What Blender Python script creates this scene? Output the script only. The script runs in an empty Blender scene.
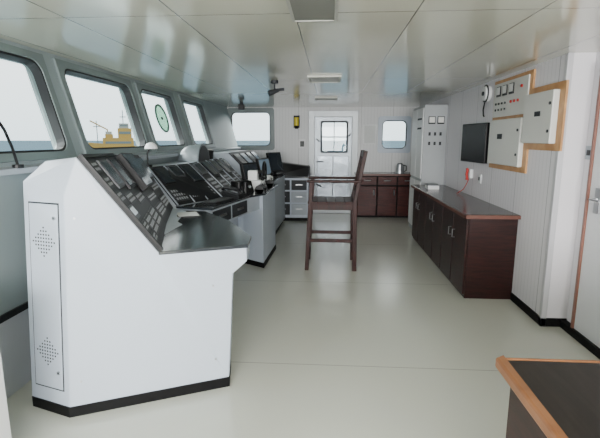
import bpy, math
from mathutils import Vector, Matrix
C = bpy.context.scene.collection
# ------------------------------------------------------------------ materials
def lin(c):
    c=c/255.0
    return c/12.92 if c<=0.04045 else ((c+0.055)/1.055)**2.4
def col(r,g,b): return (lin(r),lin(g),lin(b),1)
MATS={}
def M(name,rgb,rough=.5,metal=0,var=.04,scale=8,bump=0,bscale=60,emit=0,coat=0,alpha=1,spec=.5):
    if name in MATS: return MATS[name]
    m=bpy.data.materials.new(name); m.use_nodes=True; nt=m.node_tree; b=nt.nodes['Principled BSDF']
    c=col(*rgb)
    tc=nt.nodes.new('ShaderNodeTexCoord'); no=nt.nodes.new('ShaderNodeTexNoise'); no.inputs['Scale'].default_value=scale; no.inputs['Detail'].default_value=4
    nt.links.new(tc.outputs['Object'],no.inputs['Vector'])
    mx=nt.nodes.new('ShaderNodeMix'); mx.data_type='RGBA'
    mx.inputs[6].default_value=tuple(x*(1-var) for x in c[:3])+(1,); mx.inputs[7].default_value=tuple(min(1,x*(1+var)) for x in c[:3])+(1,)
    nt.links.new(no.outputs['Fac'],mx.inputs[0]); nt.links.new(mx.outputs[2],b.inputs['Base Color'])
    b.inputs['Roughness'].default_value=rough; b.inputs['Metallic'].default_value=metal; b.inputs['Alpha'].default_value=alpha
    b.inputs['Specular IOR Level'].default_value=spec
    if coat: b.inputs['Coat Weight'].default_value=coat; b.inputs['Coat Roughness'].default_value=.1
    if emit:
        b.inputs['Emission Color'].default_value=c; b.inputs['Emission Strength'].default_value=emit
    if bump:
        n2=nt.nodes.new('ShaderNodeTexNoise'); n2.inputs['Scale'].default_value=bscale
        nt.links.new(tc.outputs['Object'],n2.inputs['Vector'])
        bp=nt.nodes.new('ShaderNodeBump'); bp.inputs['Strength'].default_value=bump; bp.inputs['Distance'].default_value=.01
        nt.links.new(n2.outputs['Fac'],bp.inputs['Height']); nt.links.new(bp.outputs['Normal'],b.inputs['Normal'])
    MATS[name]=m; return m
def brickmat(name,rgb,line,w,hh,rough,mortar,loc=(0,0,0),rot=0,var=.03,bump=0.0,coat=0,lo=.97,hi=1.03,cr_=.2,ribs=0,bs=3):
    m=bpy.data.materials.new(name); m.use_nodes=True; nt=m.node_tree; b=nt.nodes['Principled BSDF']
    tc=nt.nodes.new('ShaderNodeTexCoord'); mp=nt.nodes.new('ShaderNodeMapping'); mp.inputs['Location'].default_value=loc
    src=tc.outputs['Object']
    sp=nt.nodes.new('ShaderNodeSeparateXYZ'); nt.links.new(src,sp.inputs[0])
    if rot:
        cb=nt.nodes.new('ShaderNodeCombineXYZ')
        nt.links.new(sp.outputs['Y' if rot=='yz' else 'X'],cb.inputs[0]); nt.links.new(sp.outputs['Z'],cb.inputs[1]); src=cb.outputs[0]
    br=nt.nodes.new('ShaderNodeTexBrick'); br.offset=0; br.inputs['Scale'].default_value=1
    br.inputs['Brick Width'].default_value=w; br.inputs['Row Height'].default_value=hh; br.inputs['Mortar Size'].default_value=mortar
    br.inputs['Mortar Smooth'].default_value=.2
    c=col(*rgb)[:3]
    br.inputs['Color1'].default_value=tuple(x*(1-var) for x in c)+(1,); br.inputs['Color2'].default_value=tuple(x*(1+var) for x in c)+(1,)
    br.inputs['Mortar'].default_value=col(*line)
    nt.links.new(src,mp.inputs['Vector']); nt.links.new(mp.outputs['Vector'],br.inputs['Vector'])
    no=nt.nodes.new('ShaderNodeTexNoise'); no.inputs['Scale'].default_value=1.5; no.inputs['Detail'].default_value=3
    nt.links.new(tc.outputs['Object'],no.inputs['Vector'])
    mr=nt.nodes.new('ShaderNodeMapRange'); mr.inputs['To Min'].default_value=lo; mr.inputs['To Max'].default_value=hi
    nt.links.new(no.outputs['Fac'],mr.inputs['Value'])
    mu=nt.nodes.new('ShaderNodeMix'); mu.data_type='RGBA'; mu.blend_type='MULTIPLY'; mu.inputs[0].default_value=1
    nt.links.new(br.outputs['Color'],mu.inputs[6]); nt.links.new(mr.outputs['Result'],mu.inputs[7]); last=mu.outputs[2]
    if ribs:
        a1=nt.nodes.new('ShaderNodeMath'); a1.operation='MULTIPLY'; a1.inputs[1].default_value=ribs
        nt.links.new(sp.outputs['Y' if rot=='yz' else 'X'],a1.inputs[0])
        a2=nt.nodes.new('ShaderNodeMath'); a2.operation='FRACT'; nt.links.new(a1.outputs[0],a2.inputs[0])
        a3=nt.nodes.new('ShaderNodeMath'); a3.operation='GREATER_THAN'; a3.inputs[1].default_value=.8; nt.links.new(a2.outputs[0],a3.inputs[0])
        a4=nt.nodes.new('ShaderNodeMapRange'); a4.inputs['To Min'].default_value=1; a4.inputs['To Max'].default_value=.9; nt.links.new(a3.outputs[0],a4.inputs['Value'])
        mu2=nt.nodes.new('ShaderNodeMix'); mu2.data_type='RGBA'; mu2.blend_type='MULTIPLY'; mu2.inputs[0].default_value=1
        nt.links.new(last,mu2.inputs[6]); nt.links.new(a4.outputs['Result'],mu2.inputs[7]); last=mu2.outputs[2]
    nt.links.new(last,b.inputs['Base Color'])
    b.inputs['Roughness'].default_value=rough
    if coat: b.inputs['Coat Weight'].default_value=coat; b.inputs['Coat Roughness'].default_value=cr_
    if bump:
        bp=nt.nodes.new('ShaderNodeBump'); bp.inputs['Strength'].default_value=bump; bp.inputs['Distance'].default_value=.02
        n3=nt.nodes.new('ShaderNodeTexNoise'); n3.inputs['Scale'].default_value=bs; n3.inputs['Detail'].default_value=1; nt.links.new(tc.outputs['Object'],n3.inputs['Vector'])
        nt.links.new(n3.outputs['Fac'],bp.inputs['Height']); nt.links.new(bp.outputs['Normal'],b.inputs['Normal'])
        if coat: nt.links.new(bp.outputs['Normal'],b.inputs['Coat Normal'])
    return m
def glassmat(name,tint,f=.05):
    m=bpy.data.materials.new(name); m.use_nodes=True; nt=m.node_tree; nt.nodes.clear()
    o=nt.nodes.new('ShaderNodeOutputMaterial'); t=nt.nodes.new('ShaderNodeBsdfTransparent'); g=nt.nodes.new('ShaderNodeBsdfGlossy'); x=nt.nodes.new('ShaderNodeMixShader')
    t.inputs[0].default_value=tint; g.inputs['Roughness'].default_value=.02; x.inputs[0].default_value=f
    nt.links.new(t.outputs[0],x.inputs[1]); nt.links.new(g.outputs[0],x.inputs[2]); nt.links.new(x.outputs[0],o.inputs[0]); return m
GLASS=glassmat('window_glass',(.93,.96,.95,1),.02)
GGLASS=glassmat('green_glass',(.52,.70,.58,1),.04)
def woodmat(name,a,b_,rough=.35,scale=(2,30,2),spec=.5):
    m=bpy.data.materials.new(name); m.use_nodes=True; nt=m.node_tree; b=nt.nodes['Principled BSDF']
    tc=nt.nodes.new('ShaderNodeTexCoord'); mp=nt.nodes.new('ShaderNodeMapping'); mp.inputs['Scale'].default_value=scale
    no=nt.nodes.new('ShaderNodeTexNoise'); no.inputs['Scale'].default_value=2; no.inputs['Detail'].default_value=6; no.inputs['Distortion'].default_value=.6
    cr=nt.nodes.new('ShaderNodeValToRGB'); cr.color_ramp.elements[0].position=.35; cr.color_ramp.elements[1].position=.7
    cr.color_ramp.elements[0].color=col(*a); cr.color_ramp.elements[1].color=col(*b_)
    nt.links.new(tc.outputs['Object'],mp.inputs[0]); nt.links.new(mp.outputs[0],no.inputs['Vector']); nt.links.new(no.outputs['Fac'],cr.inputs[0]); nt.links.new(cr.outputs[0],b.inputs['Base Color'])
    b.inputs['Roughness'].default_value=rough; b.inputs['Specular IOR Level'].default_value=spec; return m

grey=M('console_paint',(184,194,206),.36,var=.04,scale=2.5)
grey2=M('console_paint_dark',(160,168,176),.4,var=.02)
bez=M('bezel_grey',(64,68,72),.4)
black=M('black_panel',(25,27,30),.45,spec=.35)
desk=M('desk_laminate',(48,52,56),.18,coat=.6)
blk=M('black_plastic',(14,14,16),.45,spec=.35)
kick=M('kick_rubber',(13,13,14),.6,spec=.2)
keyg=M('keypad_grey',(42,45,49),.45)
scr=M('screen_glass',(34,42,50),.12)
tvs=M('tv_screen',(12,13,15),.25,spec=.3)
scrb=M('screen_lit',(80,105,125),.15,emit=.3)
btn=M('button_light',(138,142,145),.5)
white=M('white_plastic',(228,229,229),.4,var=.01)
cream=M('enamel_grey_white',(208,207,201),.4,var=.01)
steel=M('brushed_steel',(190,192,194),.28,1)
framem=M('frame_paint',(108,120,120),.4,var=.03)
gasket=M('gasket_rubber',(22,24,25),.6)
dwood=woodmat('dark_mahogany',(30,13,12),(52,24,21),.4,(3,3,25),.3)
dwood2=M('cabinet_carcass',(14,6,6),.6,spec=.2)
cwood=woodmat('chair_mahogany',(32,8,5),(54,18,12),.5,(12,12,3),.3)
owood=woodmat('plywood_trim',(172,124,76),(198,152,102),.4,(4,4,4))
tabtop=woodmat('dark_table_laminate',(28,24,22),(42,36,33),.45,(20,2,2),.3)
ctop=woodmat('counter_laminate',(48,39,37),(68,56,52),.2,(20,3,3))
red=M('red_plastic',(180,36,32),.4)
yellow=M('yellow_plastic',(225,205,50),.4)
meterm=M('meter_face',(225,225,220),.3)
darkm=M('dark_slot',(38,41,45),.6)
paper=M('paper',(215,217,215),.7,var=.06,scale=40)
wallR=brickmat('wall_panel_laminate',(222,219,223),(160,158,163),.62,10,.42,.004,rot='yz',var=.006,ribs=16,loc=(.1,0,0))
wallB=brickmat('back_panel_laminate',(212,213,213),(160,160,160),.62,10,.42,.004,rot='xz',var=.008,ribs=16)
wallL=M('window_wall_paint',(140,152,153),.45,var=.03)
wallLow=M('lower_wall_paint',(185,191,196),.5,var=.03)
ceilm=brickmat('ceiling_panel',(210,209,192),(112,112,102),.6,2.5,.17,.004,loc=(.18,.15,0),var=.015,bump=.1,coat=.5,bs=1.8,cr_=.1)
floorm=brickmat('vinyl_floor',(204,206,195),(158,158,150),40,1.75,.21,.004,loc=(20,.75,0),var=.004,coat=.25,lo=.985,hi=1.01,cr_=.15)

# ------------------------------------------------------------------ geometry
def box(x0,y0,z0,x1,y1,z1):
    x0,x1=sorted((x0,x1));y0,y1=sorted((y0,y1));z0,z1=sorted((z0,z1))
    v=[(x0,y0,z0),(x1,y0,z0),(x1,y1,z0),(x0,y1,z0),(x0,y0,z1),(x1,y0,z1),(x1,y1,z1),(x0,y1,z1)]
    return v,[(0,3,2,1),(4,5,6,7),(0,1,5,4),(1,2,6,5),(2,3,7,6),(3,0,4,7)]
def join(*gs):
    V=[];F=[]
    for g in gs:
        o=len(V); V+=list(g[0]); F+=[tuple(i+o for i in f) for f in g[1]]
    return V,F
def loft(rings,closed=True,caps=True):
    V=[];F=[];n=len(rings[0])
    for r in rings: V+=list(r)
    for k in range(len(rings)-1):
        for i in range(n if closed else n-1):
            j=(i+1)%n; F.append((k*n+i,k*n+j,(k+1)*n+j,(k+1)*n+i))
    if caps: F.append(tuple(range(n-1,-1,-1))); F.append(tuple((len(rings)-1)*n+i for i in range(n)))
    return V,F
def prism(poly,z0,z1): return loft([[(x,y,z0) for x,y in poly],[(x,y,z1) for x,y in poly]])
def prismy(poly,y0,y1): return loft([[(x,y0,z) for x,z in poly],[(x,y1,z) for x,z in poly]])
def cyl(p0,p1,r,seg=16,r2=None):
    p0=Vector(p0);p1=Vector(p1);d=(p1-p0).normalized(); r2=r if r2 is None else r2
    a=d.orthogonal().normalized(); b=d.cross(a)
    def rg(p,rr): return [tuple(p+(a*math.cos(t)+b*math.sin(t))*rr) for t in [2*math.pi*i/seg for i in range(seg)]]
    return loft([rg(p0,r),rg(p1,r2)])
def tube(pts,r,seg=8):
    P=[Vector(p) for p in pts]; R=[]
    ref=None
    for i,p in enumerate(P):
        d=(P[min(i+1,len(P)-1)]-P[max(i-1,0)]).normalized()
        a=d.orthogonal().normalized() if ref is None else (ref-d*ref.dot(d)).normalized()
        ref=a; b=d.cross(a)
        R.append([tuple(p+(a*math.cos(t)+b*math.sin(t))*r) for t in [2*math.pi*k/seg for k in range(seg)]])
    return loft(R)
def sph(c,r,seg=16,rings=10,sz=1,zmin=-1):
    R=[]
    a0=math.asin(max(-1,zmin))
    for k in range(rings+1):
        a=a0+(math.pi/2-a0)*k/rings
        rr=max(math.cos(a)*r,1e-4)
        R.append([(c[0]+rr*math.cos(t),c[1]+rr*math.sin(t),c[2]+math.sin(a)*r*sz) for t in [2*math.pi*i/seg for i in range(seg)]])
    return loft(R)
def rrect(u0,v0,u1,v1,r,n=5):
    P=[]
    for cx,cy,a0 in ((u1-r,v1-r,0),(u0+r,v1-r,90),(u0+r,v0+r,180),(u1-r,v0+r,270)):
        for i in range(n+1):
            a=math.radians(a0+90*i/n); P.append((cx+r*math.cos(a),cy+r*math.sin(a)))
    return P
def ring(outer,inner,n0,n1):
    n=len(outer); V=[(u,v,n0) for u,v in outer]+[(u,v,n1) for u,v in outer]+[(u,v,n0) for u,v in inner]+[(u,v,n1) for u,v in inner]; F=[]
    for i in range(n):
        j=(i+1)%n
        F+= [(i,j,n+j,n+i),(2*n+j,2*n+i,3*n+i,3*n+j),(n+i,n+j,3*n+j,3*n+i),(j,i,2*n+i,2*n+j)]
    return V,F
def squareout(u0,v0,u1,v1,n=5):
    P=[]
    for cx,cy in ((u1,v1),(u0,v1),(u0,v0),(u1,v0)):
        P+=[(cx,cy)]*(n+1)
    return P
def xf(g,m): return [tuple(m@Vector(v)) for v in g[0]],g[1]
def frame(o,u,v,n):
    m=Matrix.Identity(4)
    for i in range(3): m[i][0]=u[i];m[i][1]=v[i];m[i][2]=n[i];m[i][3]=o[i]
    return m
def rotz(g,cx,cy,deg): return xf(g,Matrix.Translation((cx,cy,0))@Matrix.Rotation(math.radians(deg),4,'Z')@Matrix.Translation((-cx,-cy,0)))
def mkmesh(name,geo,mat,off=(0,0,0),bevel=0,smooth=False,seg=2):
    me=bpy.data.meshes.new(name); me.from_pydata([(v[0]-off[0],v[1]-off[1],v[2]-off[2]) for v in geo[0]],[],geo[1])
    import bmesh
    bm=bmesh.new(); bm.from_mesh(me); bmesh.ops.remove_doubles(bm,verts=bm.verts,dist=1e-6)
    bmesh.ops.recalc_face_normals(bm,faces=bm.faces)
    if smooth:
        for f in bm.faces: f.smooth=True
        for e in bm.edges:
            if len(e.link_faces)==2 and e.calc_face_angle(0)>math.radians(35): e.smooth=False
    bm.to_mesh(me); bm.free()
    me.materials.append(mat)
    o=bpy.data.objects.new(name,me); C.objects.link(o)
    if bevel:
        b=o.modifiers.new('bevel','BEVEL'); b.width=bevel; b.segments=seg; b.limit_method='ANGLE'; b.angle_limit=math.radians(35)
    return o
class Thing:
    def __init__(s,name,at,label,cat,group=None):
        s.at=at; s.e=bpy.data.objects.new(name,None); s.e.empty_display_size=.1; s.e.location=at; C.objects.link(s.e)
        s.e['label']=label; s.e['category']=cat
        if group: s.e['group']=group
    def part(s,name,geo,mat,parent=None,bevel=0,smooth=False,label=None,kind=None):
        o=mkmesh(name,geo,mat,s.at,bevel,smooth); o.parent=parent or s.e
        if label: o['label']=label
        if kind: o['kind']=kind
        return o
def struct(name,geo,mat,bevel=0,smooth=False):
    o=mkmesh(name,geo,mat,(0,0,0),bevel,smooth); o['kind']='structure'; return o

# ------------------------------------------------------------------ room
H=2.12; YB=8.95; Y0=-2.6
struct('floor',box(-2.3,Y0,-.1,2.3,YB+.1,0),floorm)
struct('ceiling',box(-2.6,Y0,H,2.3,YB+.1,H+.1),ceilm)
zb=1.36; xb=-1.86; xt=-2.06
Vd=Vector((xt-xb,0,H-zb)); VL=Vd.length; Vd.normalize(); Ud=Vector((0,1,0)); Nd=Vector((Vd.z,0,-Vd.x))
LM=frame((xb,0,zb),Ud,Vd,Nd)
wins=[(-2.18,-1.08),(-.80,.30),(.58,1.68),(1.96,3.08),(3.33,4.47),(4.71,5.70),(6.09,7.08)]
v0,v1=.05,.70
g=[xf(box(Y0,-.02,-.1,YB,v0,0),LM),xf(box(Y0,v1,-.1,YB,VL+.05,0),LM)]
prev=Y0
for a,b in wins:
    g.append(xf(box(prev,v0,-.1,a,v1,0),LM)); prev=b
g.append(xf(box(prev,v0,-.1,YB,v1,0),LM))
struct('wall_left',join(*g,box(-2.3,Y0,.5,xb,YB,zb)),wallL)
struct('wall_left_lower',box(-2.3,Y0,0,xb-.01,YB,.5),wallLow)
struct('trim_1',box(xb-.005,Y0,.47,xb+.012,YB,.51),gasket)
struct('trim_2',prismy([(xb-.01,1.30),(xb+.07,1.30),(xb+.07,1.335),(xb-.01,1.345)],Y0,YB),grey2,bevel=.005)
for i,(a,b) in enumerate(wins):
    w=struct('window_%d'%(i+1),xf(ring(squareout(a-.06,v0-.045,b+.06,v1+.05),rrect(a+.005,v0+.005,b-.005,v1-.005,.09),-.08,.02),LM),framem,bevel=.004)
    gk=mkmesh('gasket',xf(ring(rrect(a+.0,v0+.0,b-.0,v1-.0,.1),rrect(a+.02,v0+.02,b-.02,v1-.02,.08),-.05,.012),LM),gasket); gk.parent=w
    gl=mkmesh('glass_pane',xf(box(a,v0,-.05,b,v1,-.044),LM),GLASS); gl.parent=w
def wallholes(xa,xb_,za,zt,holes,y0,y1):
    xs=sorted(set([xa,xb_]+[h[0] for h in holes]+[h[1] for h in holes])); out=[]
    for i in range(len(xs)-1):
        l,r=xs[i],xs[i+1]; hs=[h for h in holes if h[0]<=l+1e-6 and h[1]>=r-1e-6]
        z=za
        for h in sorted(hs,key=lambda q:q[2]):
            if h[2]>z: out.append(box(l,y0,z,r,y1,h[2]))
            z=h[3]
        out.append(box(l,y0,z,r,y1,zt))
    return join(*out)
bw=[(-1.99,-1.18,1.35,2.04),(1.02,1.52,1.30,1.87)]
doorh=(-.34,.48,.12,1.97)
struct('wall_back',wallholes(-2.3,2.3,0,H,bw+[doorh],YB,YB+.1),wallB)
BM=frame((0,YB,0),(1,0,0),(0,0,1),(0,-1,0))
for i,(a,b,c,d) in enumerate(bw):
    w=struct('window_%d'%(i+8),xf(ring(rrect(a-.07,c-.07,b+.07,d+.07,.05),rrect(a+.01,c+.01,b-.01,d-.01,.1),-.09,.03),BM),framem if i==0 else grey,bevel=.004)
    gk=mkmesh('gasket',xf(ring(rrect(a,c,b,d,.1),rrect(a+.025,c+.025,b-.025,d-.025,.08),-.05,.02),BM),gasket); gk.parent=w
    gl=mkmesh('glass_pane',xf(box(a,c,-.05,b,d,-.045),BM),GLASS); gl.parent=w
dr=struct('door_1',xf(join(ring(rrect(-.30,.16,.44,1.93,.01),rrect(-.16,1.25,.34,1.83,.03),-.07,-.02)),BM),M('door_enamel',(112,118,122),.35,.6,var=.15,scale=4),bevel=.004)
gl=mkmesh('glass_pane',xf(box(-.17,1.24,-.05,.35,1.84,-.045),BM),GLASS); gl.parent=dr
o=mkmesh('window_rim',xf(ring(rrect(-.185,1.225,.365,1.855,.04),rrect(-.15,1.26,.33,1.82,.03),-.02,.0),BM),darkm); o.parent=dr
for gg in (box(-.16,1.53,-.06,.34,1.55,-.02),box(.08,1.25,-.06,.095,1.83,-.022)):
    o=mkmesh('glazing_bar',xf(gg,BM),darkm); o.parent=dr
dinset=M('door_inset',(104,110,115),.24,.85,var=.55,scale=7,bump=.25,bscale=7)
for a_,b_,c_,d_ in ((-.24,.22,.06,.62),(.08,.22,.38,.62),(-.24,.66,.06,1.16),(.08,.66,.38,1.16)):
    o=mkmesh('door_panel',xf(box(a_,b_,-.02,c_,d_,-.008),BM),dinset,bevel=.004); o.parent=dr
for tt in ([(-.26,1.05,-.02),(-.26,1.05,.04),(-.12,1.05,.04)],[(-.26,1.5,-.02),(-.26,1.5,.03),(-.20,1.45,.03)],[(-.26,.6,-.02),(-.26,.6,.03),(-.16,.55,.03)],[(.41,1.6,-.02),(.41,1.6,.03),(.37,1.55,.03)]):
    o=mkmesh('handle',xf(tube(tt,.012),BM),darkm,smooth=True); o.parent=dr
struct('trim_3',xf(ring(squareout(-.42,0,.56,2.05),squareout(-.30,.16,.44,1.93),-.08,.03),BM),M('door_frame_steel',(160,165,167),.4,.3),bevel=.006)
# right wall
XR=1.74; YJ=3.5; XN=1.93
struct('wall_right',join(box(XR,YJ,0,2.3,YB,H),box(XN,Y0,0,2.3,YJ,H)),wallR)
struct('trim_4',box(XR-.012,YJ-.012,0,XR+.03,YJ+.03,H),M('corner_strip',(190,189,193),.4),bevel=.004)
struct('baseboard_right',join(box(XR-.012,YJ,0,XR,4.1,.07),box(XR-.012,YJ-.012,0,XN,YJ,.07),box(XN-.05,2.3,0,XN,YJ,.06)),kick)
struct('baseboard_back',join(box(-1.86,YB-.012,0,-.42,YB,.09)),kick)
struct('wall_rear',box(-2.3,Y0-.1,0,2.3,Y0,.9),wallB)
d2=struct('door_2',box(XN-.03,2.45,.06,XN-.002,3.33,2.0),M('door_white',(228,228,232),.35,var=.01),bevel=.004)
fr=struct('trim_5',join(box(XN-.045,3.33,.06,XN,3.35,2.03),box(XN-.045,2.42,.06,XN,2.45,2.03),box(XN-.045,2.42,2.0,XN,3.35,2.03)),M('door_frame_brown',(130,88,76),.4))
h2=mkmesh('handle',join(box(XN-.045,3.18,.98,XN-.03,3.24,1.16),tube([(XN-.04,3.21,1.08),(XN-.09,3.21,1.08),(XN-.09,3.1,1.08)],.011)),steel,smooth=True); h2.parent=d2

# ------------------------------------------------------------------ near console
t=Thing('wing_console',(-1.1,2.9,0),'light grey steel bridge console with angled end and black instrument panel','control console')
R=[Vector((-1.27,2.15,1.41)),Vector((-1.5,2.95,1.39)),Vector((-1.64,3.70,1.36))]
Q=[Vector((-.93,2.29,.885)),Vector((-1.16,3.0,.90)),Vector((-1.36,3.70,.91))]
LX,LY=.055,.024
def lean(x,y,z): return (x+LX*z,y+LY*z,z)
def st(r0x,y,r2,Rr,Qq,p4,p6x,p7x,p6y):
    return [lean(r0x,y,.06),lean(r0x,y,1.28),tuple(r2),tuple(Rr),tuple(Qq),(p4[0],p4[1],.87),(p4[0],p4[1],.79),(p6x,p6y,.72),(p7x,p6y,.06)]
S=[st(-1.68,2.18,(-1.50,2.25,1.385),R[0],Q[0],(-.48,2.49),-.56,-.60,2.46),
   st(-1.72,2.5,(-1.55,2.5,1.38),Vector((-1.37,2.5,1.402)),Vector((-1.02,2.55,.888)),(-.50,2.70),-.60,-.64,2.68),
   st(-1.80,2.95,(-1.62,2.95,1.37),R[1],Q[1],(-.76,3.22),-.84,-.88,3.2),
   st(-1.90,3.68,(-1.76,3.70,1.35),R[2],Q[2],(-1.06,3.64),-1.14,-1.16,3.66)]
V,F=loft(S,caps=False)
n=9; B0=len(V); V+=[lean(-1.40,2.09,.06),lean(-1.40,2.09,1.22)]
F+=[(0,B0,B0+1,1),(1,B0+1,3),(1,3,2),(B0,8,7,6,5,4,3,B0+1),tuple(3*n+i for i in range(n))]
body=t.part('body',(V,F),grey,bevel=.006)
t.part('kick_plate',prism([(-1.672,2.175),(-1.40,2.085),(-.597,2.452),(-.64,2.68),(-.88,3.2),(-1.16,3.66),(-1.85,3.68),(-1.79,2.95)],0,.06),kick)
t.part('desktop',prism([(-.93,2.285),(-.47,2.485),(-.49,2.71),(-.75,3.24),(-1.05,3.65),(-1.38,3.70),(-1.16,3.0)],.872,.892),desk,bevel=.003)
def surf(R,Q,T,w):
    k=min(int(T),len(R)-2); f=T-k
    a=R[k].lerp(R[k+1],f); b=Q[k].lerp(Q[k+1],f); return a.lerp(b,w)
def patch(R,Q,t0,t1,w0,w1,h0,h1,inset=0):
    c=[surf(R,Q,t0,w0),surf(R,Q,t1,w0),surf(R,Q,t1,w1),surf(R,Q,t0,w1)]
    nn=(c[1]-c[0]).cross(c[3]-c[0]).normalized()
    if nn.z<0: nn=-nn
    cc=(c[0]+c[1]+c[2]+c[3])/4
    top=[x.lerp(cc,inset)+nn*h1 for x in c]
    return loft([[tuple(x+nn*h0) for x in c],[tuple(x) for x in top]])
def grid(R,Q,t0,t1,w0,w1,nx,ny,h0,h1,fill=.55):
    gs=[]
    for i in range(nx):
        for j in range(ny):
            a=t0+(t1-t0)*(i+.5-fill/2)/nx; b=t0+(t1-t0)*(i+.5+fill/2)/nx
            c=w0+(w1-w0)*(j+.5-fill/2)/ny; d=w0+(w1-w0)*(j+.5+fill/2)/ny
            gs.append(patch(R,Q,a,b,c,d,h0,h1))
    return join(*gs)
def keypad(t,pn,R,Q,a,b,c,d,nx,ny,km=None):
    kp=t.part('keypad',patch(R,Q,a,b,c,d,.012,.016),km or keyg,parent=pn)
    t.part('button_grid',grid(R,Q,a+.015,b-.015,c+.012,d-.012,nx,ny,.016,.02),btn,parent=kp,kind='stuff')
def display(t,pn,R,Q,a,b,c,d,h=.03,sm=scr,e=.02,bm=blk):
    m_=t.part('display',patch(R,Q,a,b,c,d,.012,h,.02),bm,parent=pn,bevel=.003)
    t.part('screen',patch(R,Q,a+e,b-e,c+.025,d-.04,h-.001,h+.002),sm,parent=m_)
pn=t.part('instrument_panel',join(patch(R,Q,0.0,1,.0,1,0,.012),patch(R,Q,1,1.98,.0,1,0,.012)),black,bevel=.003)
t.part('panel_rim',join(patch(R,Q,0,.03,0,1,.012,.03),patch(R,Q,.0,1,-.0,.03,.012,.026)),blk,parent=pn)
for a,b,c,d,nx,ny in [(.05,.25,.06,.18,6,2),(.05,.25,.22,.34,6,2),(.05,.25,.38,.50,6,2),(.05,.25,.72,.82,6,2),(.05,.25,.85,.94,6,2),
    (.30,.56,.44,.56,8,2),(.30,.56,.72,.92,8,3),(.61,.93,.50,.62,9,2),(.61,.93,.72,.92,9,3),(1.05,1.46,.60,.70,10,2),(1.05,1.46,.76,.92,10,3),(1.54,1.92,.50,.62,9,2),(1.54,1.92,.72,.90,9,3)]:
    keypad(t,pn,R,Q,a,b,c,d,nx,ny)
for (a,b,c,d,h) in [(.05,.25,.54,.68,.02),(.30,.56,.06,.38,.025),(.61,.93,.06,.44,.03),(1.05,1.46,.03,.54,.06),(1.54,1.92,.06,.44,.03)]:
    display(t,pn,R,Q,a,b,c,d,h,bm=bez if h<.03 else blk)
A=Vector((-1.68,2.18,0)); B=Vector((-1.40,2.09,0)); U=(B-A); UL=U.length; U.normalize(); VV=Vector((LX,LY,1)); N=U.cross(VV).normalized()
FM=frame(A,U,VV,N)
ad=t.part('access_door',xf(box(.045,.15,-.005,UL-.045,1.17,.006),FM),grey,bevel=.003)
t.part('door_gap',xf(ring(squareout(.038,.142,UL-.038,1.178),squareout(.045,.15,UL-.045,1.17),-.003,.002),FM),darkm)
dots=[]
for zc in (.97,.36):
    for i in range(-4,5):
        for j in range(-4,5):
            if abs(i)+abs(j)<=4:
                p=FM@Vector((UL/2+i*.019,zc+j*.019,.006)); q=FM@Vector((UL/2+i*.019,zc+j*.019,.0072)); dots.append(cyl(p,q,.0058,4))
t.part('vent_perforation',join(*dots),blk,parent=ad,kind='stuff')
for z in (1.1,.25): t.part('lock',cyl(FM@Vector((UL-.065,z,.006)),FM@Vector((UL-.065,z,.014)),.009,12),steel,parent=ad)
U2=Vector((.785,.34,0)).normalized(); N2=Vector((U2.y,-U2.x,0)); EM=frame((-1.40,2.09,0),U2,(0,0,1),N2)
for u,z in ((.07,.2),(.8,.2),(.11,1.1),(.8,.66)): t.part('screw',cyl(EM@Vector((u,z,-.002)),EM@Vector((u,z,.004)),.006,8),steel)

# ------------------------------------------------------------------ middle console
t=Thing('steering_console',(-1.2,4.8,0),'grey steel helm console with black sloping panels and dark desktop','control console')
R=[Vector((-1.66,3.92,1.24)),Vector((-1.50,4.60,1.24)),Vector((-1.46,5.95,1.24))]
Q=[Vector((-1.40,3.92,.895)),Vector((-1.12,4.50,.895)),Vector((-1.10,5.95,.895))]
def st2(rx,y,Rr,Qq,p4,p6x):
    return [(rx,y,.07),(rx,y,1.24),tuple(Rr),tuple(Qq),(p4[0],p4[1],.87),(p4[0],p4[1],.70),(p6x,p4[1]+.02,.68),(p6x,p4[1]+.02,.07)]
S=[st2(-1.82,3.92,R[0],Q[0],(-1.06,3.84),-1.35),st2(-1.82,4.5,R[1],Q[1],(-.88,4.70),-1.2),st2(-1.82,5.0,R[1].lerp(R[2],.3),Q[1].lerp(Q[2],.3),(-.80,5.0),-1.1),st2(-1.82,5.95,R[2],Q[2],(-.80,5.93),-1.1)]
body=t.part('body',loft(S),grey2,bevel=.006)
t.part('desktop',prism([(-1.41,3.92),(-1.04,3.82),(-.86,4.70),(-.72,4.93),(-.70,5.97),(-1.10,5.97),(-1.12,4.50)],.872,.892),desk,bevel=.003)
t.part('pedestal',prism([(-1.1,5.2),(-1.03,5.17),(-.76,4.97),(-.73,5.9),(-1.1,5.92)],.06,.872),grey,bevel=.006)
t.part('kick_plate',join(prism([(-1.1,5.19),(-1.03,5.16),(-.755,4.965),(-.725,5.905),(-1.1,5.92)],0,.06),box(-1.8,3.98,0,-1.22,5.9,.07)),kick)
e0=Vector((-1.06,3.84,0)); e1=Vector((-.88,4.70,0)); U=(e1-e0); L=U.length; U.normalize(); N=Vector((U.y,-U.x,0)); DM=frame(e0,U,(0,0,1),N)
for a,b in ((.04,.42),(.46,.84)):
    dd=t.part('drawer',xf(box(a,.72,-.005,b,.85,.008),DM),darkm,bevel=.003)
    t.part('handle',xf(box(a+.12,.78,.008,b-.12,.80,.02),DM),steel,parent=dd)
pn=t.part('instrument_panel',join(patch(R,Q,0,1,.0,1,0,.012),patch(R,Q,1,2,0,1,0,.012)),black)
for a in (.0,.345,.64,.98,1.21,1.43,1.63,1.81,1.98):
    t.part('panel_divider',patch(R,Q,a,a+.018,0,1,.012,.02),grey2,parent=pn)
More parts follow.
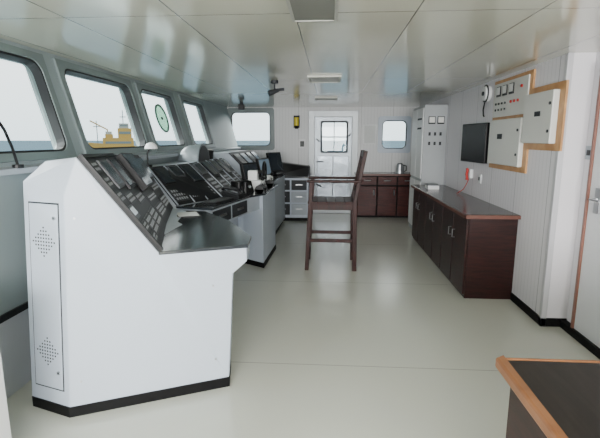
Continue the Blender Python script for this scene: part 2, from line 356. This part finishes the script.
for k,(a,b) in enumerate([(.05,.32),(.38,.62),(.68,.95),(1.03,1.19),(1.24,1.41),(1.46,1.61),(1.65,1.79),(1.84,1.96)]):
    dd=(.50,.36,.55,.36,.5,.4,.55,.36)[k]
    display(t,pn,R,Q,a,b,.05,dd,.03,bm=blk if k%2==0 else bez)
    keypad(t,pn,R,Q,a,b,dd+.1,.92,5,3+k%2)

t=Thing('navigation_console',(-1.2,7.2,0),'dark navigation console with row of screens beside window wall','control console')
R=[Vector((-1.45,6.3,1.30)),Vector((-1.40,7.9,1.30))]
Q=[Vector((-1.05,6.3,.895)),Vector((-1.0,7.9,.895))]
def st3(y,Rr,Qq,px): return [(-1.8,y,.07),(-1.8,y,1.30),tuple(Rr),tuple(Qq),(px,y,.87),(px,y,.07)]
t.part('body',loft([st3(6.3,R[0],Q[0],-.85),st3(7.9,R[1],Q[1],-.8)]),grey2,bevel=.006)
t.part('desktop',prism([(-1.05,6.3),(-.83,6.3),(-.78,7.9),(-1.0,7.9)],.872,.892),desk)
pn=t.part('instrument_panel',patch(R,Q,0,1,0,1,0,.012),black)
for i in range(4):
    a=.03+.245*i
    display(t,pn,R,Q,a,a+.2,.08,.6,.03,scrb if i%2 else scr)
    keypad(t,pn,R,Q,a,a+.2,.72,.9,5,2)
t.part('kick_plate',box(-1.79,6.32,0,-.84,7.88,.07),kick)

PX=-.38
t=Thing('drawer_pedestal',(-.7,8.2,0),'grey steel console end with dark drawers and sloped black panel','cabinet')
t.part('body',box(-1.02,8.02,.06,PX,8.75,.80),grey,bevel=.006)
t.part('kick_plate',box(-1.0,8.04,0,PX-.02,8.74,.06),kick)
t.part('worktop',box(-1.04,7.98,.80,PX+.03,8.77,.83),desk,bevel=.003)
sp_=t.part('sloped_panel',loft([[(-1.02,8.10,.83),(PX,8.10,.83),(PX,8.75,.83),(-1.02,8.75,.83)],[(-1.02,8.45,1.06),(PX,8.45,.98),(PX,8.75,.98),(-1.02,8.75,1.06)]]),blk,bevel=.005)
for z0,z1 in ((.12,.32),(.35,.55),(.58,.76)):
    for xa,xb2 in ((-.99,-.72),(-.69,PX-.03)):
        d_=t.part('drawer',box(xa,8.005,z0,xb2,8.025,z1),darkm if (z0>.5 or xa<-.8) else grey2,bevel=.003)
        t.part('handle',box((xa+xb2)/2-.06,7.99,(z0+z1)/2,(xa+xb2)/2+.06,8.006,(z0+z1)/2+.015),steel,parent=d_)

def monitor(at,deg,w,h,lab,screen=scr,tilt=12,zoff=0):
    t=Thing('monitor',at,lab,'monitor',None)
    x,y,z=at
    m=Matrix.Translation((x,y,z+.05+zoff))@Matrix.Rotation(math.radians(deg),4,'Z')@Matrix.Rotation(math.radians(-tilt),4,'X')
    a=t.part('housing',xf(join(box(-w/2,-.015,0,w/2,.03,h),box(-w/3,.03,h*.15,w/3,.07,h*.8)),m),blk,bevel=.006)
    t.part('screen',xf(box(-w/2+.02,-.018,.03,w/2-.02,-.014,h-.02),m),screen,parent=a)
    m2=Matrix.Translation((x,y,z))@Matrix.Rotation(math.radians(deg),4,'Z')
    t.part('stand',xf(join(box(-.08,-.06,0,.08,.1,.015),box(-.03,.03,.0,.03,.055,.12+zoff)),m2),blk)
monitor((-1.0,5.68,.892),70,.36,.26,'black flat monitor standing on helm console',scr)
monitor((-.95,6.6,.892),75,.40,.28,'black flat monitor standing on navigation console',scrb)
monitor((-.90,7.55,.892),60,.36,.34,'black flat monitor standing on navigation console',scr)
HZ=1.24
t=Thing('radar_hood',(-1.64,5.25,HZ),'rounded grey viewing hood on console by windows','radar hood')
R_=[]
for k in range(6):
    xx=-1.78+k*.055; s=[.6,.85,1,1,1.05,1.12][k]
    R_.append([(xx,5.25+.22*s*math.cos(a),HZ+.001+.19*s*math.sin(a)) for a in [math.pi*i/12 for i in range(13)]])
t.part('housing',loft(R_),M('hood_grey',(116,124,128),.45),smooth=True,bevel=.004)
t.part('visor',loft([[(-1.505+.004*j,5.25+.22*(1.0-.02*j)*math.cos(a),HZ+.003+.18*(1.0-.02*j)*math.sin(a)) for a in [math.pi*i/12 for i in range(13)]] for j in (0,1)]),blk)
t=Thing('compass_repeater',(-1.62,5.8,HZ),'small round black compass repeater on console top','compass')
t.part('housing',cyl((-1.62,5.78,HZ),(-1.60,5.78,HZ+.12),.08,20,.075),blk,smooth=True)
t.part('dial',cyl((-1.60,5.78,HZ+.12),(-1.60,5.78,HZ+.125),.06,20),meterm)
t=Thing('vhf_radio',(-1.02,5.05,.892),'small black radio with handset cradle on helm desk','radio')
b_=t.part('housing',rotz(loft([[(-1.12,4.96,.892),(-.90,4.96,.892),(-.90,5.12,.892),(-1.12,5.12,.892)],[(-1.12,5.02,1.02),(-.90,5.02,1.02),(-.90,5.12,1.02),(-1.12,5.12,1.02)]]),-1.02,5.05,40),blk,bevel=.006)
t.part('knob',rotz(cyl((-.95,4.99,.96),(-.95,4.965,.955),.016,12),-1.02,5.05,40),btn,parent=b_,smooth=True)

def keyboard(cx,cy,z,deg,lab,w=.42,d=.15):
    t=Thing('keyboard',(cx,cy,z),lab,'keyboard')
    b_=t.part('housing',rotz(box(cx-w/2,cy-d/2,z,cx+w/2,cy+d/2,z+.02),cx,cy,deg),blk,bevel=.005)
    ks=[box(cx-w/2+.012+i*(w-.024)/14,cy-d/2+.01+j*(d-.02)/5,z+.02,cx-w/2+.012+(i+.8)*(w-.024)/14,cy-d/2+.01+(j+.8)*(d-.02)/5,z+.026) for i in range(14) for j in range(5)]
    t.part('key_grid',rotz(join(*ks),cx,cy,deg),M('key_black',(60,62,64),.5),parent=b_,kind='stuff')
keyboard(-1.08,4.22,.892,75,'black keyboard lying on helm console desk',.38)
def handset(cx,cy,z,deg,lab,s=1):
    t=Thing('telephone',(cx,cy,z),lab,'telephone')
    b_=t.part('base',rotz(loft([[(cx-.09,cy-.11,z),(cx+.09,cy-.11,z),(cx+.09,cy+.11,z),(cx-.09,cy+.11,z)],[(cx-.085,cy-.1,z+.035),(cx+.085,cy-.1,z+.035),(cx+.085,cy+.1,z+.07),(cx-.085,cy+.1,z+.07)]]),cx,cy,deg),blk,bevel=.006)
    t.part('handset',rotz(tube([(cx-.06,cy-.11,z+.05),(cx-.06,cy-.09,z+.085),(cx-.06,cy,z+.1),(cx-.06,cy+.08,z+.11),(cx-.06,cy+.11,z+.085)],.02,10),cx,cy,deg),blk,smooth=True)
    t.part('button_grid',rotz(join(*[box(cx+.0+i*.025,cy-.06+j*.03,z+.045,cx+.016+i*.025,cy-.04+j*.03,z+.066) for i in range(3) for j in range(4)]),cx,cy,deg),btn,parent=b_,kind='stuff')
handset(-1.0,4.58,.892,70,'black desk telephone on helm console')
t=Thing('steering_stand',(-.92,5.43,.892),'stepped pale grey helm stand with small black steering wheel','steering wheel')
t.part('column',join(prism([(-1.04,5.33),(-.80,5.33),(-.80,5.50),(-1.04,5.50)],.892,1.0),box(-1.0,5.36,1.0,-.88,5.48,1.12)),white,bevel=.012)
cx,cy,cz=-.80,5.42,1.10
rg=[(cx,cy+.12*math.cos(a),cz+.12*math.sin(a)) for a in [2*math.pi*i/24 for i in range(25)]]
t.part('wheel',join(tube(rg,.014),*[cyl((cx,cy,cz),(cx,cy+.12*math.cos(a),cz+.12*math.sin(a)),.01,8) for a in (math.pi/2,math.pi*7/6,math.pi*11/6)],cyl((-.88,cy,cz),(cx+.01,cy,cz),.022)),blk,smooth=True)
def lever(x,y):
    t=Thing('throttle_lever',(x,y,.892),'black throttle lever on small housing beside helm','lever',"engine levers on helm console")
    t.part('housing',join(cyl((x,y-.04,.93),(x,y+.04,.93),.05,20),box(x-.05,y-.04,.892,x+.05,y+.04,.93)),blk,smooth=True)
    t.part('lever',tube([(x,y,.93),(x+.03,y,1.04)],.009),steel,smooth=True)
    t.part('knob',sph((x+.032,y,1.05),.022,12,8),blk,smooth=True)
lever(-.80,5.02); lever(-.79,5.18); lever(-.78,5.72)
t=Thing('clipboard',(-1.2,3.5,.892),'dark clipboard with white sheet on console desk','clipboard')
b_=t.part('board',rotz(box(-1.24,3.36,.893,-1.06,3.58,.898),-1.15,3.47,25),blk)
t.part('sheet',rotz(box(-1.23,3.37,.898,-1.07,3.56,.900),-1.15,3.47,25),paper)
t=Thing('binoculars',(-.96,4.80,.892),'black binoculars standing on helm desk','binoculars')
for dx in (-.035,.035):
    t.part('barrel',cyl((-.96+dx,4.80,.892),(-.96+dx,4.80,1.03),.032,16,.02),blk,smooth=True)
t.part('bridge',box(-.98,4.79,.93,-.94,4.81,.98),blk)
t=Thing('mug',(-.88,6.42,.892),'white ceramic mug on dark desk','mug')
t.part('cup',cyl((-.88,6.37,.892),(-.88,6.37,.98),.035,16,.04),white,smooth=True)
t.part('handle',tube([(-.85,6.37,.96),(-.82,6.37,.95),(-.82,6.37,.92),(-.85,6.37,.91)],.006),white,smooth=True)
def dome(x,y,z,r,lab):
    t=Thing('desk_lamp',(x,y,z),lab,'lamp')
    t.part('base',cyl((x,y,z),(x,y,z+.02),.04),blk,smooth=True)
    t.part('arm',tube([(x,y,z+.02),(x,y,z+.12),(x+.02,y,z+.17),(x+.03,y,z+.19)],.008),blk,smooth=True)
    t.part('lamp_shade',sph((x+.04,y,z+.17),r,20,8,1,0),white,smooth=True)
dome(-1.72,4.1,HZ,.06,'small white domed lamp on black arm over console')

# ------------------------------------------------------------------ chair
t=Thing('high_chair',(0.05,5.15,0),'tall dark mahogany pilot chair with slatted back and armrests','chair')
def bar(p0,p1,w=.04,d=.04):
    p0=Vector(p0);p1=Vector(p1)
    return loft([[(p0.x-w/2,p0.y-d/2,p0.z),(p0.x+w/2,p0.y-d/2,p0.z),(p0.x+w/2,p0.y+d/2,p0.z),(p0.x-w/2,p0.y+d/2,p0.z)],[(p1.x-w/2,p1.y-d/2,p1.z),(p1.x+w/2,p1.y-d/2,p1.z),(p1.x+w/2,p1.y+d/2,p1.z),(p1.x-w/2,p1.y+d/2,p1.z)]])
YN,YF=4.93,5.40
for y in (YN,YF):
    t.part('front_leg',bar((-.25,y,0),(-.20,y,1.02),.045),cwood,bevel=.004)
    t.part('back_leg',join(bar((.30,y,0),(.29,y,.8),.05),bar((.29,y,.8),(.40,y,1.37),.042)),cwood,bevel=.004)
    t.part('armrest',box(-.25,y-.03,1.02,.36,y+.03,1.048),cwood,bevel=.008)
    t.part('seat_rail',box(-.215,y-.012,.71,.29,y+.012,.78),cwood,bevel=.003)
    t.part('stretcher',box(-.235,y-.013,.335,.30,y+.013,.375),cwood,bevel=.003)
t.part('seat',join(*[box(-.24+i*.105,YN-.01,.78,-.24+i*.105+.1,YF+.01,.805) for i in range(5)]),cwood,bevel=.004)
t.part('footrest',box(-.26,YN,.25,-.21,YF,.285),cwood,bevel=.004)
t.part('stretcher',box(.285,YN,.34,.315,YF,.38),cwood,bevel=.004)
bk=lambda z:.29+(z-.8)*.11/.57
t.part('backrest',join(bar((bk(1.31),(YN+YF)/2,1.30),(bk(1.37),(YN+YF)/2,1.37),.03,YF-YN+.06),bar((bk(.92),(YN+YF)/2,.90),(bk(.97),(YN+YF)/2,.95),.025,YF-YN),*[bar((bk(.94),YN+.09+i*.10,.94),(bk(1.32),YN+.09+i*.10,1.32),.012,.03) for i in range(4)]),cwood,bevel=.003)

# ------------------------------------------------------------------ right counter cabinets
x0,x1=1.28,1.738; ys=[4.1,4.98,5.86,6.74]
for i in range(3):
    a,b=ys[i],ys[i+1]
    t=Thing('base_cabinet',((x0+x1)/2,(a+b)/2,0),'dark mahogany low cabinet with two doors along wall','cabinet','wall cabinets under the long counter')
    t.part('body',join(box(x0+.02,a+.001,.0,x1,b-.001,.78)),dwood,bevel=.002)
    for k in range(2):
        ya=a+.012+k*(b-a)/2; yb_=a+(k+1)*(b-a)/2-.008
        d_=t.part('door',box(x0,ya,.04,x0+.02,yb_,.77),dwood,bevel=.003)
        yy=yb_-.06 if k==0 else ya+.06
        t.part('handle',tube([(x0,yy,.60),(x0-.025,yy,.60),(x0-.025,yy,.52),(x0,yy,.52)],.006),steel,parent=d_,smooth=True)
t=Thing('countertop',(1.5,5.4,.78),'long dark laminate countertop with brown edge','countertop')
t.part('slab',box(x0-.03,4.06,.78,x1,6.78,.82),ctop,bevel=.006)
t.part('edge_band',join(box(x0-.036,4.05,.782,x0-.028,6.78,.815),box(x0-.036,4.05,.782,x1,4.06,.815)),M('edge_brown',(96,56,44),.4))
xs=[.54,.92,1.30,1.70]
FW=woodmat('front_mahogany',(52,17,14),(78,31,25),.4,(3,3,25),.25)
for i in range(3):
    a,b=xs[i],xs[i+1]
    t=Thing('base_cabinet',((a+b)/2,8.72,0),'red brown cabinet with drawer above door','cabinet','cabinets against the end wall')
    t.part('body',box(a+.001,8.52,.0,b-.001,8.94,.81),dwood2)
    d_=t.part('drawer',box(a+.014,8.50,.635,b-.014,8.52,.79),FW,bevel=.003)
    t.part('handle',tube([((a+b)/2-.06,8.50,.72),((a+b)/2-.06,8.47,.72),((a+b)/2+.06,8.47,.72),((a+b)/2+.06,8.50,.72)],.012),steel,parent=d_,smooth=True)
    d_=t.part('door',box(a+.014,8.50,.04,b-.014,8.52,.605),FW,bevel=.003)
    t.part('handle',tube([(b-.06,8.50,.54),(b-.06,8.47,.54),(b-.06,8.47,.44),(b-.06,8.50,.44)],.012),steel,parent=d_,smooth=True)
t=Thing('countertop',(1.1,8.72,.81),'dark brown worktop with reddish edge on end wall cabinets','countertop')
t.part('slab',box(.50,8.47,.81,1.72,8.94,.85),ctop,bevel=.006)
t.part('edge_band',box(.50,8.462,.812,1.72,8.47,.848),MATS['edge_brown'])
t=Thing('kettle',(1.36,8.65,.85),'small stainless steel electric kettle with black handle','kettle')
t.part('body',cyl((1.36,8.65,.85),(1.36,8.65,1.02),.085,20,.06),steel,smooth=True)
t.part('handle',tube([(1.41,8.65,1.0),(1.48,8.65,.99),(1.48,8.65,.9),(1.44,8.65,.88)],.01),blk,smooth=True)
t.part('lid',sph((1.36,8.65,1.02),.055,16,6,.4,0),blk,smooth=True)
t=Thing('switchboard',(1.6,7.2,0),'tall pale grey electrical switchboard cabinet with meters standing on floor','electrical cabinet')
X0=1.40
b_=t.part('body',box(X0,6.80,0,1.738,7.7,2.0),M('switchboard_paint',(164,168,170),.4),bevel=.005)
for ya in (6.83,7.27):
    for za,zz in ((.08,.86),(.90,1.96)): 
        t.part('door',box(X0-.015,ya,za,X0,ya+.41,zz),white,bevel=.004)
for i in range(2):
    t.part('meter',box(X0+.06+i*.13,6.785,1.72,X0+.16+i*.13,6.80,1.83),blk,bevel=.003)
    t.part('meter_face',box(X0+.07+i*.13,6.782,1.74,X0+.15+i*.13,6.786,1.82),meterm)
for i in range(3):
    for j in range(2): t.part('switch',box(X0+.07+i*.08,6.788,1.55-.14*j,X0+.10+i*.08,6.80,1.60-.14*j),darkm)
for i in range(4):
    for z in (1.8,1.66): t.part('indicator_lamp',cyl((X0-.015,6.92+i*.08,z),(X0-.028,6.92+i*.08,z),.014,10),darkm)

t=Thing('television',(1.7,5.27,1.45),'black flat television on wall bracket','television')
tvM=Matrix.Translation((1.675,5.27,1.455))@Matrix.Rotation(math.radians(7),4,'Z')
a_=t.part('housing',xf(box(-.03,-.31,-.22,.008,.31,.22),tvM),blk,bevel=.006)
t.part('screen',xf(box(-.033,-.297,-.20,-.029,.297,.21),tvM),tvs,parent=a_)
t.part('bracket',box(1.665,5.2,1.38,1.742,5.40,1.52),darkm)
t=Thing('instrument_board',(1.73,4.3,1.2),'plywood trimmed wall board carrying instrument plate and enamel boxes','wall board')
LB=[(4.02,1.20),(4.915,1.20),(4.915,2.085),(4.02,2.085),(4.02,1.925),(3.46,1.925),(3.46,1.41),(4.02,1.41)]
t.part('board',([(1.722,y,z) for y,z in LB]+[(1.739,y,z) for y,z in LB],[tuple(range(8)),tuple(range(15,7,-1))]+[(i,(i+1)%8,8+(i+1)%8,8+i) for i in range(8)]),owood)
pl=t.part('gauge_plate',box(1.710,4.075,1.72,1.722,4.88,2.052),cream,bevel=.003)
for i in range(3):
    yy=4.74-i*.16
    g_=t.part('gauge',box(1.698,yy-.05,1.92,1.710,yy+.05,2.02),blk,parent=pl,bevel=.003)
    t.part('gauge_face',box(1.696,yy-.04,1.94,1.699,yy+.04,2.012),meterm,parent=pl)
for i in range(4):
    for j in range(2): t.part('indicator',cyl((1.710,4.80-i*.08,1.85-.06*j),(1.700,4.80-i*.08,1.85-.06*j),.011,10),darkm,parent=pl)
for y_,z_ in ((4.42,1.85),(4.34,1.85),(4.26,1.85),(4.20,1.97)): t.part('red_indicator',cyl((1.710,y_,z_),(1.698,y_,z_),.013,10),red,parent=pl)
b1=t.part('junction_box',box(1.68,4.09,1.25,1.722,4.86,1.69),cream,bevel=.008)
for z in (1.36,1.58): t.part('lock',cyl((1.68,4.14,z),(1.672,4.14,z),.012,10),darkm,parent=b1)
t.part('rating_plate',box(1.677,4.5,1.5,1.681,4.62,1.55),darkm,parent=b1)
b2=t.part('junction_box',box(1.672,3.535,1.465,1.722,4.04,1.87),cream,bevel=.008)
for z in (1.56,1.77): t.part('lock',cyl((1.672,3.57,z),(1.664,3.57,z),.012,10),darkm,parent=b2)
t.part('rating_plate',box(1.669,3.72,1.68,1.673,3.82,1.72),darkm,parent=b2)
t=Thing('alarm_bell',(1.7,5.1,2.0),'round white wall alarm bell with dark rim and cord','bell')
t.part('bell',cyl((1.739,5.12,1.99),(1.68,5.12,1.99),.085,24,.075),white,smooth=True)
t.part('rim',tube([(1.70,5.12+.088*math.cos(a),1.99+.088*math.sin(a)) for a in [2*math.pi*i/24 for i in range(25)]],.008),darkm,smooth=True)
t.part('bracket',cyl((1.68,5.12,1.99),(1.665,5.12,1.99),.022,16),darkm,smooth=True)
t.part('cord',tube([(1.70,5.12,1.91),(1.70,5.16,1.82),(1.72,5.2,1.76),(1.735,5.22,1.75)],.007),blk,smooth=True)
t=Thing('wall_telephone',(1.71,5.5,1.1),'red handset telephone on wall bracket with thin cord','telephone')
t.part('cradle',box(1.70,5.47,1.03,1.739,5.53,1.14),white,bevel=.006)
t.part('handset',tube([(1.67,5.5,1.01),(1.68,5.5,1.03),(1.67,5.5,1.08),(1.68,5.5,1.13),(1.67,5.5,1.15)],.016,10),red,smooth=True)
t.part('cord',tube([(1.70,5.5,1.02),(1.69,5.55,.95),(1.68,5.62,.88),(1.64,5.66,.84),(1.60,5.60,.83)],.005),red,smooth=True)
def sock(x,y,z,lab,pm):
    t=Thing('wall_socket',(x,y,z),lab,'socket'); b_=t.part('plate',box(x-.014,y-.045,z-.05,x,y+.045,z+.05),pm,bevel=.004)
    t.part('rocker',box(x-.018,y-.02,z-.02,x-.014,y+.02,z+.02),darkm,parent=b_)
sock(XN-.001,3.43,1.40,'pale grey wall switch beside door',grey2)
sock(XR-.001,5.2,1.05,'white wall socket above counter',white)
t=Thing('desk_box',(1.42,6.2,.82),'small pale box lying on counter','box')
t.part('body',box(1.35,6.1,.82,1.5,6.3,.87),white,bevel=.005)
t.part('lid',box(1.345,6.095,.87,1.505,6.305,.885),btn,bevel=.004)

t=Thing('emergency_lamp',(-.66,YB-.05,1.8),'yellow handheld emergency lamp on wall bracket','lamp')
t.part('bracket',box(-.72,YB-.02,1.72,-.60,YB+.003,1.96),darkm)
t.part('body',join(cyl((-.66,YB-.06,1.76),(-.66,YB-.06,1.92),.045,14)),yellow,smooth=True)
t.part('lens',cyl((-.66,YB-.06,1.70),(-.66,YB-.06,1.76),.03,14,.05),blk,smooth=True)
t=Thing('intercom_box',(-.55,YB-.03,1.4),'small black intercom unit on white wall plate','intercom')
t.part('plate',box(-.62,YB-.02,1.32,-.48,YB+.003,1.5),white,bevel=.004)
t.part('speaker',box(-.59,YB-.04,1.35,-.51,YB-.02,1.46),blk,bevel=.004)
t=Thing('notice_frame',(.78,YB-.01,1.5),'pale framed notice sheet on wall','notice')
t.part('frame',box(.66,YB-.015,1.40,.92,YB+.003,1.78),white,bevel=.003)
t.part('sheet',box(.68,YB-.018,1.42,.90,YB-.014,1.76),paper)

t=Thing('clear_view_screen',(-1.95,5.2,1.75),'round green tinted clear view screen on window','window fitting')
def circ(r,n=32,cu=5.08,cv=.38): return [(cu+r*math.cos(2*math.pi*i/n),cv+r*math.sin(2*math.pi*i/n)) for i in range(n)]
t.part('rim',xf(ring(circ(.165),circ(.148),.021,.035),LM),M('green_rim',(52,86,70),.4),smooth=True)
t.part('hub',xf(loft([[(u,v,.021) for u,v in circ(.016)],[(u,v,.035) for u,v in circ(.014)]]),LM),darkm,smooth=True)
t.part('glass_disc',xf(loft([[(u,v,.024) for u,v in circ(.149)],[(u,v,.028) for u,v in circ(.149)]]),LM),GGLASS)
t=Thing('gooseneck_microphone',(-1.8,2.2,1.34),'black gooseneck microphone and cord by window sill','microphone')
t.part('stem',tube([(-1.80,2.45,1.345),(-1.8,2.42,1.45),(-1.79,2.36,1.55),(-1.79,2.28,1.65)],.008),blk,smooth=True)
t.part('head',sph((-1.79,2.26,1.68),.035,14,8),blk,smooth=True)
t.part('base',cyl((-1.80,2.45,1.335),(-1.80,2.45,1.355),.03,14),blk)

def ring_box(x,y,w,l): return xf(ring(squareout(x-w/2,y-l/2,x+w/2,y+l/2),squareout(x-w/2+.015,y-l/2+.015,x+w/2-.015,y+l/2-.015),H-.055,H-.001),Matrix.Identity(4))
t=Thing('ceiling_light',(-.08,1.95,H),'dull grey unlit rectangular ceiling light','ceiling light')
t.part('housing',ring_box(-.08,1.95,.22,.70),M('lamp_housing',(150,150,142),.5),bevel=.004)
t.part('diffuser',box(-.175,1.615,H-.05,.015,2.285,H-.002),M('diffuser',(112,112,106),.5))
def grille(x,y,w,l,lab):
    t=Thing('ceiling_grille',(x,y,H),lab,'air vent')
    b_=t.part('frame',xf(ring(squareout(x-w/2,y-l/2,x+w/2,y+l/2),squareout(x-w/2+.025,y-l/2+.025,x+w/2-.025,y+l/2-.025),H-.02,H-.001),Matrix.Identity(4)),M('grille_frame',(196,196,186),.4),bevel=.003)
    t.part('slat',join(*[box(x-w/2+.02,y-l/2+.03+i*(l-.06)/8,H-.016,x+w/2-.02,y-l/2+.03+(i+.5)*(l-.06)/8,H-.006) for i in range(8)]),M('slat_grey',(140,142,138),.5))
grille(-.06,4.75,.34,.45,'square pale slatted ceiling air vent')
grille(-.06,7.0,.34,.36,'square pale slatted ceiling air vent')
t=Thing('chart_spotlight',(-.6,4.9,H),'dark adjustable spotlight hanging from ceiling','spotlight')
t.part('mount',cyl((-.6,4.9,H+.001),(-.6,4.9,H-.03),.04,16),darkm,smooth=True)
t.part('arm',tube([(-.6,4.9,H-.03),(-.6,4.9,H-.09),(-.56,4.9,H-.12)],.009),darkm,smooth=True)
t.part('head',join(cyl((-.56,4.9,H-.10),(-.66,4.86,H-.14),.02,14,.032),cyl((-.58,4.9,H-.10),(-.50,4.92,H-.09),.016,12)),darkm,smooth=True)
t=Thing('speaker',(-1.5,7.6,H),'small dark ceiling speaker near end window','speaker')
t.part('mount',cyl((-1.5,7.6,H+.001),(-1.5,7.6,H-.04),.03,12),darkm)
t.part('body',box(-1.55,7.56,H-.13,-1.45,7.64,H-.04),blk,bevel=.008)

# ------------------------------------------------------------------ near table
t=Thing('table',(1.1,.6,0),'dark laminate table with rounded oak edging','table')
TX,TY,TZ=.51,1.28,.85
t.part('tabletop',box(TX+.02,-.4,TZ-.045,1.7,TY-.02,TZ-.002),tabtop)
t.part('edge_trim',join(box(TX,-.4,TZ-.035,TX+.02,TY,TZ),box(TX+.02,TY-.02,TZ-.035,1.7,TY,TZ)),woodmat('table_edge_oak',(118,76,46),(146,98,64),.4,(4,4,4)),bevel=.008)
t.part('cabinet_body',box(TX+.03,-.4,.05,1.68,TY-.05,TZ-.035),dwood,bevel=.004)
t.part('kick_plate',box(TX+.08,-.38,0,1.66,TY-.09,.05),kick)

t=Thing('wall_locker',(-1.62,1.55,0),'low pale grey steel locker beside window wall','locker')
t.part('body',box(-1.85,1.3,0,-1.44,1.72,.78),white,bevel=.01)
t.part('door',box(-1.44,1.32,.05,-1.425,1.70,.75),white,bevel=.004)

# ------------------------------------------------------------------ outside
m=M('sea_water',(98,118,130),1,var=.12,scale=.03,spec=0)
struct('ground_sea',([(-3000,-3000,-9),(3000,-3000,-9),(3000,3000,-9),(-3000,3000,-9)],[(0,1,2,3)]),m)
SX,SY=-91,185
t=Thing('ship',(SX,SY,-9),'distant hazy yellow and white work ship on the sea','ship')
def sb(x0,y0,z0,x1,y1,z1): return rotz(box(SX+x0,SY+y0,-9+z0,SX+x1,SY+y1,-9+z1),SX,SY,26)
sy=M('ship_yellow',(158,132,76),.9,spec=0); sh=M('ship_haze',(100,112,114),.9,spec=0); sw=M('ship_white',(146,150,146),.9,spec=0)  # distance haze is mixed into these muted ship colours
t.part('hull',rotz(loft([[(SX-11,SY-3,-9),(SX+9,SY-3,-9),(SX+9,SY+3,-9),(SX-11,SY+3,-9)],[(SX-13,SY-4,.2),(SX+10,SY-4,-1.6),(SX+10,SY+4,-1.6),(SX-13,SY+4,.2)]]),SX,SY,26),sy)
t.part('superstructure',join(sb(-5,-4,7,7,4,11),sb(1,-3,11,6.4,3,15),sb(-4,-3,11,-1,3,12.5)),sy)
t.part('deckhouse',join(sb(1.6,-2.6,15,5.4,2.6,17),sb(-3.8,-2.6,12.5,-1.4,2.6,13.6)),sw)
t.part('window_band',join(sb(-4,-4.1,8.6,6,-4,9.5),sb(1.5,-3.1,12.6,6,-3,13.6),sb(2,-2.7,15.8,5,-2.6,16.5)),sh)
t.part('mast',join(sb(3.2,-.2,17,3.5,.2,22.5),sb(2.2,-.15,19.6,4.6,.15,19.9),sb(-7.2,-.2,8,-6.9,.2,18),sb(-8.4,-.15,15.5,-5.8,.15,15.8)),sh)
t.part('crane',rotz(tube([(SX-3,SY,2),(SX-3,SY,5.4),(SX-9.5,SY,9)],.28),SX,SY,26),sy)

# ------------------------------------------------------------------ light
w=bpy.data.worlds.new('world'); bpy.context.scene.world=w; w.use_nodes=True; nt=w.node_tree; bg=nt.nodes['Background']
tc=nt.nodes.new('ShaderNodeTexCoord'); sp=nt.nodes.new('ShaderNodeSeparateXYZ'); cr=nt.nodes.new('ShaderNodeValToRGB')
nt.links.new(tc.outputs['Generated'],sp.inputs[0]); nt.links.new(sp.outputs['Z'],cr.inputs[0]); nt.links.new(cr.outputs[0],bg.inputs[0])
cr.color_ramp.elements[0].position=0; cr.color_ramp.elements[0].color=(.74,.82,.88,1)
cr.color_ramp.elements[1].position=.25; cr.color_ramp.elements[1].color=(1,1,1,1)
bg.inputs[1].default_value=3.2
def area(name,loc,rot,sx,sy_,e,c=(1,1,1)):
    l=bpy.data.lights.new(name,'AREA'); l.shape='RECTANGLE'; l.size=sx; l.size_y=sy_; l.energy=e; l.color=c
    o=bpy.data.objects.new(name,l); o.location=loc; o.rotation_euler=rot; C.objects.link(o); return o
area('rear_fill_light',(0,Y0-.2,1.5),(math.radians(90),0,0),3.8,1.1,520,(1,.99,.98))  # unseen area lamp added at the open rear for ambient fill
for i,(a,b) in enumerate(wins):
    o=area('window_light',(-3.1,(a+b)/2,3.0),(0,0,0),.9,1.1,360,(.97,.985,1))
    o.rotation_euler=(Vector((-.9,(a+b)/2,.4))-Vector(o.location)).to_track_quat('-Z','Y').to_euler()
o=area('end_window_light',(-1.6,YB+1.0,2.9),(0,0,0),.9,.8,120); o.rotation_euler=(Vector((-1.2,7,.4))-Vector(o.location)).to_track_quat('-Z','Y').to_euler()

cam=bpy.data.cameras.new('camera'); cam.lens=26.4; cam.sensor_width=36; cam.clip_end=5000; cam.clip_start=.05
co=bpy.data.objects.new('camera',cam); co.location=(0,0,1.5)
co.rotation_euler=(math.radians(90-10.3),0,math.radians(3.8)); C.objects.link(co); bpy.context.scene.camera=co
